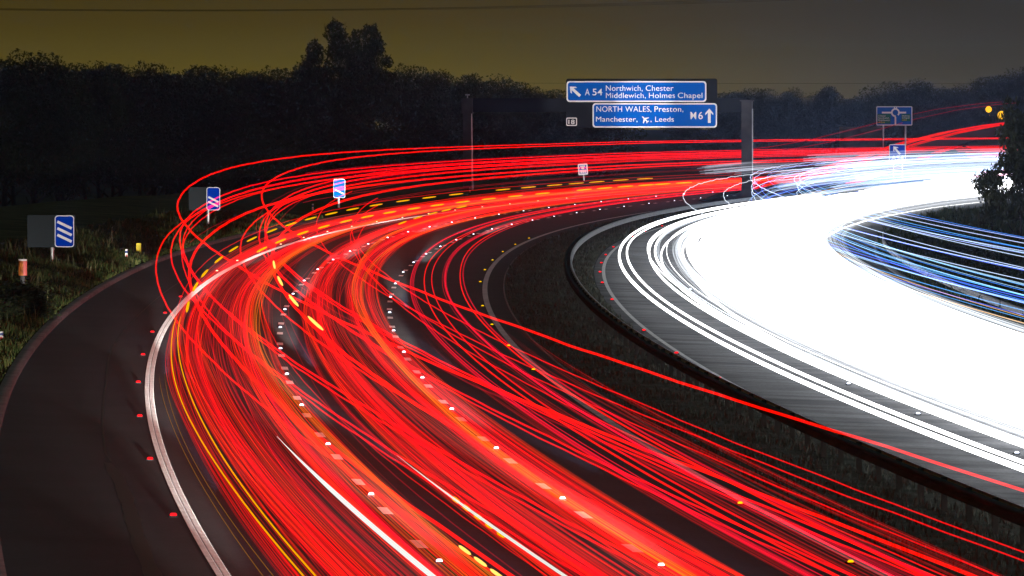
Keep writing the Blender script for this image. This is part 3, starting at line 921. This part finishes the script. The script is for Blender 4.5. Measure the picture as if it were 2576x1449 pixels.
# added spots along the nearside lane washing the grass verge
for s_ in (-70, -30, 10, 50, 95, 145, 200):
    beam_to(s_, -2.6, Vector(on(s_ + 85, -8.9, .4)), 1.7, 2.7, 1.0)

for s_ in (-75, -35, 5, 50, 100, 150, 200, 250):  # added spots raking the ribbed edge line
    added_spot(on(s_, -3.3, .7), on(s_ + 60, -3.65, 0), 42.0 * 45 ** 2 * 4 * math.pi, 1.3, 1.0)
for s_ in (-75, -30, 15, 60, 110, 170, 240):  # added spots brightening the lane dashes
    for t_ in (0, 3.65):
        added_spot(on(s_, t_ + .5, .7), on(s_ + 55, t_, 0), 78.0 * 45 ** 2 * 4 * math.pi, 1.2, 1.0)

# ------------------------------------------------------------------ light trails
rng = np.random.RandomState(77)
EM = {}


def em(col, st, sampling='NONE'):
    k = (col, st, sampling)
    if k not in EM: EM[k] = glow('lamp_light', col, st, sampling)
    return EM[k]


def lamp_air(col, st):
    """light alone: it adds to what lies behind it and hides nothing"""
    k = (col, st, 'air')
    if k not in EM:
        m = bpy.data.materials.new('lamp_light'); m.use_nodes = True
        nt = m.node_tree; nt.nodes.clear()
        out = N(nt, 'ShaderNodeOutputMaterial'); ad = N(nt, 'ShaderNodeAddShader'); tr = N(nt, 'ShaderNodeBsdfTransparent'); e = N(nt, 'ShaderNodeEmission')
        e.inputs['Color'].default_value = (*col, 1); e.inputs['Strength'].default_value = st * .5
        nt.links.new(tr.outputs[0], ad.inputs[0]); nt.links.new(e.outputs[0], ad.inputs[1]); nt.links.new(ad.outputs[0], out.inputs['Surface'])
        m.cycles.emission_sampling = 'NONE'
        EM[k] = m
    return EM[k]


def tubes(lines, radii, k=3):
    """lines: list of (N,3) centre lines, radii: list of arrays -> V, F"""
    Vs, Fs, b = [], [], 0
    for P, r in zip(lines, radii):
        n = len(P); T = np.gradient(P, axis=0); T /= np.linalg.norm(T, axis=1)[:, None]
        side = np.stack([T[:, 1], -T[:, 0], 0 * T[:, 0]], -1); side /= np.linalg.norm(side, axis=1)[:, None]
        up = np.cross(side, T)
        r = np.broadcast_to(r, (n,))
        for j in range(k):
            A = 2 * math.pi * j / k + .5
            Vs.append(P + (side * math.cos(A) + up * math.sin(A)) * r[:, None])
        a = np.arange(n - 1)
        for j in range(k):
            j2 = (j + 1) % k
            Fs.append(b + np.stack([j * n + a, j * n + a + 1, j2 * n + a + 1, j2 * n + a], -1))
        b += k * n
    return np.concatenate(Vs), np.concatenate(Fs)


def path(t, H, s0, s1, step, wander=.15, jit=0.0, drift=None, seed=None, calm=None):
    r = np.random.RandomState(rng.randint(1 << 30) if seed is None else seed)
    s = np.arange(s0, s1 + .01, step)
    tt = np.full_like(s, float(t))
    if drift: tt = np.interp(s, [d[0] for d in drift], [d[1] for d in drift]); tt = np.convolve(np.pad(tt, 12, 'edge'), np.ones(25) / 25, 'valid')
    tt = tt + wander * np.sin(s * 2 * math.pi / r.uniform(220, 480) + r.uniform(0, 6.28)) + .3 * wander * np.sin(s * 2 * math.pi / r.uniform(70, 130) + r.uniform(0, 6.28))
    hh = np.full_like(s, float(H))
    if jit:
        wt = np.clip((s - calm) / 60, 0, 1) if calm is not None else 1
        for L_, a in ((31, .5), (17, .6), (9, .5), (5.5, .35)):
            hh = hh + wt * jit * a * np.sin(s * 2 * math.pi / (L_ * r.uniform(.85, 1.15)) + r.uniform(0, 6.28))
            tt = tt + wt * jit * .6 * a * np.sin(s * 2 * math.pi / (L_ * r.uniform(.85, 1.15)) + r.uniform(0, 6.28))
    return s, tt, hh


def trail(name, label, group, t, H, m, s0=-95, s1=735, step=6, r=.02, n=1, wx=.08, wz=.05, wander=.15, jit=0.0, drift=None, k=3, fade=0, kind=None, flare=False, calm=None):
    s, tt, hh = path(t, H, s0, s1, step, wander, jit, drift, None, calm)
    lines, rad = [], []
    for i in range(n):
        a, b = (0, 0) if n == 1 else (rng.uniform(-wx, wx), rng.uniform(-wz, wz))
        lines.append(RW(s, tt + a, hh + b))
        q = np.full(len(s), r * (1 if n == 1 else rng.uniform(.6, 1.4))) * (np.interp(s, [-60, 60, 250], [.38, .75, 1.25]) if flare else 1)
        if fade: q = q * np.clip((s[-1] - s) / fade, .08, 1)
        rad.append(q)
    V, F = tubes(lines, rad, k)
    o = link(name, np_mesh(name, V, F, m))
    return tag(o, label, 'light trail', group, kind)


RED = (1, .0, .003); CRIM = (1, .0, .028); ORNG = (1, .032, .0); DEEP = (1, .006, .008); AMB = (1, .22, .0); SCAR = (1, .003, .0)


def red_pick():
    q = rng.rand()
    if q < .46: return lamp_air(RED, .25), 'bright red'
    if q < .64: return lamp_air(CRIM, .19), 'crimson'
    if q < .72: return lamp_air(ORNG, .36), 'orange red'
    if q < .86: return lamp_air(DEEP, .08), 'dark red'
    if q < .97: return lamp_air(SCAR, .31), 'scarlet'
    return lamp_air(AMB, .36), 'amber'


def lane_set(lane, t_c, spread, count, tlim):
    i = 0
    while i < count:
        tc = t_c + rng.normal(0, spread); hw = rng.uniform(.55, .75); H = rng.uniform(.62, 1.0)
        seed_w = rng.uniform(.05, .22)
        for sgn in (-1, 1):
            t = tc + sgn * hw
            if not tlim[0] < t < tlim[1]: continue
            m, cname = red_pick()
            if rng.rand() < .45:
                nn = rng.randint(7, 15)
                trail('tail_light_trail', 'broad %s tail light trail low over the %s lane' % (cname, lane), 'broad %s tail light trails of the %s lane' % (cname, lane), t, H, m,
                      r=.0048, n=nn, wx=rng.uniform(.07, .15), wz=.06, wander=seed_w)
            else:
                trail('tail_light_trail', 'narrow %s tail light trail low over the %s lane' % (cname, lane), 'narrow %s tail light trails of the %s lane' % (cname, lane), t, H, m,
                      r=rng.uniform(.006, .018), wander=seed_w, k=5)
            i += 1


lane_set('left', -1.85, .37, 92, (-3.3, -.12))
lane_set('middle', 1.85, .34, 84, (.45, 3.2))
for t, c, st, r_, n_, lab in ((4.5, CRIM, .42, .008, 12, 'broad crimson trail nearest the lane line'), (4.92, SCAR, 1.0, .022, 1, 'orange red narrow trail second from the lane line'), (5.16, RED, .9, .02, 1, 'plain red narrow trail in the middle of the lane'),
                              (5.72, CRIM, .42, .008, 12, 'broad crimson trail fourth from the lane line'), (6.22, SCAR, 1.05, .022, 1, 'orange red narrow trail second from the reserve'), (6.36, CRIM, .6, .02, 1, 'crimson narrow trail nearest the reserve')):
    trail('tail_light_trail', lab + ', in the right-hand lane', 'tail light trails of the right-hand lane', t, .75, lamp_air(c, st), r=r_, n=n_, wx=.09, wander=.05, k=5 if n_ == 1 else 3)
# faint wide bands that only show near the bottom of the picture
for t in (3.9, 4.2, 5.3, 5.5, 5.9, 6.5, 6.7):
    trail('tail_light_trail', 'faint dark red band low over the right-hand lane', 'faint bands of the right-hand lane', t, rng.uniform(.7, 1.1), lamp_air(DEEP, .13), s1=90, r=.008, n=7, wx=.12, wander=.1, fade=60)

# lorry marker lights of the left lane: (t of the left lamp, height, radius)
for i, (tl, H, r_, st, wd) in enumerate([(-2.93, 4.45, .034, 1.1, 'highest'), (-2.88, 3.5, .03, 1.1, 'second highest'), (-3.05, 3.25, .028, 1.0, 'third highest'), (-3.5, 2.95, .030, 1.0, 'leftmost swinging'), (-2.75, 3.36, .024, 1.0, 'slender upper'),
                                          (-2.85, 3.1, .024, .9, 'slender middle'), (-2.62, 2.5, .05, 1.1, 'thickest'), (-2.9, 1.42, .016, .6, 'lowest thin')]):
    for sgn, side in ((0, 'left'), (1, 'right')):
        q = 'left-hand' if sgn == 0 else 'right-hand'
        trail('marker_light_trail', '%s red lorry marker trail over the left lane, %s of its pair' % (wd, q), 'lorry marker light trails', tl + 2.38 * sgn, H, lamp_air(SCAR if i % 3 == 0 else RED, st), step=1.5, r=r_, wander=.05, jit=.006, k=5, flare=True)
for i in range(9):
    t = rng.choice([-3.0, -.6]) + rng.normal(0, .15)
    trail('marker_light_trail', 'thin dim red lorry side light trail at middle height over the left lane', 'dim lorry light trails', t, rng.uniform(1.2, 3.6), lamp_air(CRIM, rng.uniform(.2, .5)), s0=rng.choice([-95, 120, 230]), step=1.5, r=.012, wander=.1, jit=.008)
for t, H in ((2.3, 3.05), (2.25, 2.72), (1.2, 3.3), (2.5, 2.4)):
    trail('marker_light_trail', 'red van or lorry marker trail high over the middle lane, lamp at %.1f m' % H, 'high trails of the middle lane', t, H, lamp_air(RED, .8), s1=190, step=1.5, r=.022, wander=.05, jit=.006, flare=True)


# indicator lamps: rows of amber dashes
def dashes(label, centres, t, H, length, r, m):
    root = empty('indicator_trail', tuple(float(q) for q in RW(centres[0], t, H)), 0, label, 'light trail', 'flashing indicator trails')
    for c in centres:
        s = np.linspace(c - length / 2, c + length / 2, 7)
        V, F = tubes([RW(s, t, H) - np.array(root.location)], [r * np.array([.45, .9, 1, 1, 1, .9, .45])], 6)
        link('flash', np_mesh('flash', V, F, m), root)


M_ind = em((1, .50, .0), 1.0); M_ind2 = em((1, .62, .12), 1.6)
dashes('row of amber indicator flashes along the top of the red trails', [86, 106, 122, 141, 158, 177, 196, 213, 230, 247, 264, 282, 302, 321, 340, 372, 389, 406, 420, 433, 448, 463], -2.7, 1.3, 9.5, .042, M_ind)
dashes('second row of amber indicator flashes lower in the red trails', [181, 199, 219, 237, 255, 272, 289, 307, 324, 342, 360, 378, 396, 423, 436, 449, 462, 472, 485], -2.45, .78, 9.5, .05, M_ind)
dashes('short row of amber indicator flashes over the middle lane', [225, 242, 257, 270, 284], 2.15, 1.35, 9, .04, M_ind)
dashes('four white-yellow flashes falling across the red trails near the bend', [38, 54, 71, 88], -.2, 2.55, 8.5, .035, M_ind2)
dashes('five small yellow flashes beside a white trail at bottom centre', [.4, -1.7, -3.9, -6.0, -8.0], .3, 1.0, 1.1, .04, M_ind)
dashes('three bright yellow flashes at the bottom edge', [-19.6, -21.8, -24], -1.25, 1.5, 1.6, .024, M_ind2)
dashes('two yellow flashes low on the right-hand lane at the bottom edge', [-28, -30.4], 3.0, .9, 1.3, .045, M_ind)
trail('reversing_light_trail', 'tapering white trail through the middle of the red ones at bottom centre', 'white trails among the red ones', -2.25, 1.6, em((.95, .95, .9), 1.0), s0=-95, s1=7, step=3, r=.035, wander=0, k=6, fade=16)
trail('reversing_light_trail', 'tapering white trail with yellow flashes beside it at bottom centre', 'white trails among the red ones', -.4, 1.5, em((.95, .95, .85), .9), s0=-95, s1=6, step=3, r=.022, wander=0, k=6, fade=16)
for t, H in ((-3.05, .8), (-2.95, .85)):
    trail('indicator_trail', 'continuous amber trail along the left side of the left lane', 'continuous amber trails', t, H, em((1, .42, .0), 1.0), s1=95, step=4, r=.014, wander=.05, k=5, fade=10)
for t, H in ((-3.3, .6), (-3.42, .55)):
    trail('indicator_trail', 'hair-thin dull amber trail nearest the hard shoulder', 'hair-thin amber trails', t, H, em((.5, .22, .02), .5), s1=60, step=4, r=.006, wander=.05, k=3, fade=10)

# opposite carriageway: headlights
WH = (1.0, 1.0, 1.0); BLW = (.82, .9, 1.0)
for t, r_, dr, lab in ((13.02, .06, None, 'outermost white headlight trail of the fast lane'), (13.42, .045, None, 'second white headlight trail from the central reserve'), (14.45, .05, None, 'third white headlight trail from the central reserve'),
                       (14.72, .05, None, 'fourth white headlight trail from the central reserve'), (14.9, .04, [(-95, 14.5), (90, 14.6), (170, 14.6), (260, 15.6), (735, 16)], 'white headlight trail swerving across the fast lane line'),
                       (15.4, .05, [(-95, 14.4), (80, 14.6), (190, 16.1), (735, 16.3)], 'white headlight trail crossing out of the main white mass'), (15.25, .012, None, 'thin white headlight trail beside the lane line studs'), (14.6, .025, [(-95, 14.7), (120, 14.9), (220, 14.2), (735, 14.4)], 'thin white headlight trail weaving between its neighbours')):
    trail('headlight_trail', lab, 'headlight trails of the fast lane', t, .68, em(WH, 4.0, 'AUTO'), step=5, r=r_, wander=.04, drift=dr, k=6)
for t in (14.95, 15.9):
    trail('headlight_trail', 'thin grey white headlight trail between the bright ones', 'thin pale headlight trails', t, .7, lamp_air(BLW, .7), step=5, r=.014, n=4, wx=.1, wander=.08)
lines, rad = [], []
for i in range(118):
    t = 16.2 + 7.3 * (i + rng.rand() * .8) / 118
    if 19.2 < t < 19.3: continue
    s, tt, hh = path(t, rng.uniform(.55, .95), -95, 700, 14, .05)
    lines.append(RW(s, tt, hh)); rad.append(np.full(len(s), rng.uniform(.045, .075)))
V, F = tubes(lines, rad, 5)
tag(link('headlight_glare', np_mesh('headlight_glare', V, F, em(WH, 4.5, 'AUTO'), True)), 'solid white mass of merged headlight trails on the opposite carriageway', 'light trail', None, 'stuff')
# faint strands added as a soft glow round the white mass
for i in range(22):
    q = i % 3
    t = (15.95 - abs(rng.normal(0, .22))) if q == 0 else ((23.5 + abs(rng.normal(0, .45))) if q == 1 else rng.uniform(16.5, 23))
    trail('headlight_trail', 'pale strand added as soft glow along the edge of the solid white mass', 'glow strands along the white mass', t, rng.uniform(.5, .9) if q < 2 else rng.uniform(.95, 1.5), lamp_air((.86, .93, 1), rng.uniform(.12, .4)), step=6, r=.010, n=9, wx=.16, wz=.08, wander=.08)
# lorry marker lamps of the opposite carriageway
for i, (t, H, c) in enumerate([(16.15, 3.25, BLW), (18.05, 3.2, BLW), (19.45, 4.1, (.55, .65, 1)), (21.85, 3.95, (.55, .68, 1)), (19.55, 3.6, (.6, .75, 1)), (21.95, 3.55, (.6, .75, 1)), (19.6, 3.3, (.6, .75, 1)), (22.0, 3.2, (.6, .75, 1)), (19.7, 4.0, (.4, .5, 1)), (22.1, 4.05, (.4, .5, 1))]):
    trail('marker_light_trail', 'white lorry marker trail, %s' % ['lowest loop left of the gantry post', 'loop just left of the gantry post', 'highest loop beside the gantry post', 'highest loop of the right cluster', 'second loop of the left cluster', 'second loop of the right cluster', 'third loop of the left cluster', 'third loop of the right cluster', 'blue upper loop of the left cluster', 'blue upper loop of the right cluster'][i],
          'lorry marker trails of the opposite carriageway', t, H, lamp_air(c, 1.4), s0=40 if i > 1 else 165, s1=735 if i > 1 else 420, step=2, r=.012, wander=.06, jit=.024, k=5, calm=150, flare=True)
for i in range(28):
    t = rng.choice([19.6, 20.1, 21.9, 22.4]) + rng.normal(0, .2)
    q = rng.rand()
    H = rng.uniform(3.5, 4.3) if q < .28 else (rng.uniform(2.2, 2.9) if q < .9 else rng.uniform(1.7, 2.1))
    cc, nm = [((.05, .26, 1), 'blue'), ((.12, .45, 1), 'pale blue'), ((.10, .18, 1), 'violet blue'), ((.45, .75, 1), 'blue white')][rng.randint(4)]
    if q > .93 : cc, nm = (1, .55, .2), 'golden'
    trail('marker_light_trail', 'thin %s lorry lamp trail sweeping over the right verge toward the right edge' % nm, 'thin %s lorry trails on the right' % nm, t, H, lamp_air(cc, 1.2), step=3, r=rng.uniform(.007, .013), wander=.08, jit=.012, calm=220)
for t, H, s0, s1 in ((20.5, 2.2, 480, 640), (21, 2.0, 470, 620), (19.5, 1.6, 430, 560), (22, 1.8, 440, 600)):
    trail('headlight_trail', 'wide white smear of light over the far bend of the opposite carriageway', 'white smears on the far bend', t, H, lamp_air((.9, .95, 1), .8), s0=s0, s1=s1, step=5, r=.05, n=8, wx=.5, wz=.12, fade=60)
for t, H, s0, s1 in ((14, 3.5, 345, 440), (14.2, 3.7, 330, 400), (13.8, 3.2, 370, 440)):
    trail('headlight_trail', 'pale smear of light between the gantry posts', 'pale smears between the gantry posts', t, H, lamp_air((.7, .75, .9), .25), s0=s0, s1=s1, step=5, r=.03, n=9, wx=.6, wz=.25, fade=40)
# wide faint emissive bands added as veiling glow above the far bend
for i in range(16):
    t = rng.uniform(15, 23); H = rng.uniform(1.2, 4.0); s0 = rng.uniform(330, 430)
    trail('marker_light_trail', 'wide faint blue white glow band added above the far bend', 'faint bands on the far bend', t, H, lamp_air((.62, .75, 1), rng.uniform(.16, .34)), s0=s0, s1=735, step=8, r=.035, n=16, wx=.7, wz=.4, wander=.1)
# slip road tail lights
for i in range(12):
    off = rng.uniform(-1.6, 1.2); z = rng.uniform(.6, 1.0); f = np.linspace(.06, .98, 60)
    V, F = tubes([slip(f, off, z)], [np.full(60, rng.uniform(.03, .06))], 5)
    tag(link('tail_light_trail', np_mesh('tail_light_trail', V, F, em(SCAR if i % 3 else ORNG, .9))), 'red tail light trail climbing the slip road toward the yellow lamps', 'light trail', 'tail light trails on the slip road')
for off, z in ((-1.7, 3.5), (.6, 3.4)):
    f = np.linspace(.05, .98, 80)
    V, F = tubes([slip(f, off, z)], [np.full(80, .022)], 5)
    tag(link('marker_light_trail', np_mesh('marker_light_trail', V, F, em(CRIM, .45))), 'faint high red lorry trail above the slip road, %s' % ('upper one' if off < 0 else 'lower one'), 'light trail', 'lorry trails above the slip road')

# ------------------------------------------------------------------ night haze lit by the headlights
hz = MB().box((0, 1100, 12), (5600, 4200, 39)).build('haze', None)
hz['kind'] = 'stuff'
hm = bpy.data.materials.new('night_haze'); hm.use_nodes = True
hm.node_tree.nodes.clear()
ho = N(hm.node_tree, 'ShaderNodeOutputMaterial'); hv = N(hm.node_tree, 'ShaderNodeVolumePrincipled')
hv.inputs['Color'].default_value = (.38, .55, 1, 1); hv.inputs['Density'].default_value = .0001; hv.inputs['Anisotropy'].default_value = -.1
hm.node_tree.links.new(hv.outputs[0], ho.inputs['Volume'])
hz.data.materials.append(hm)
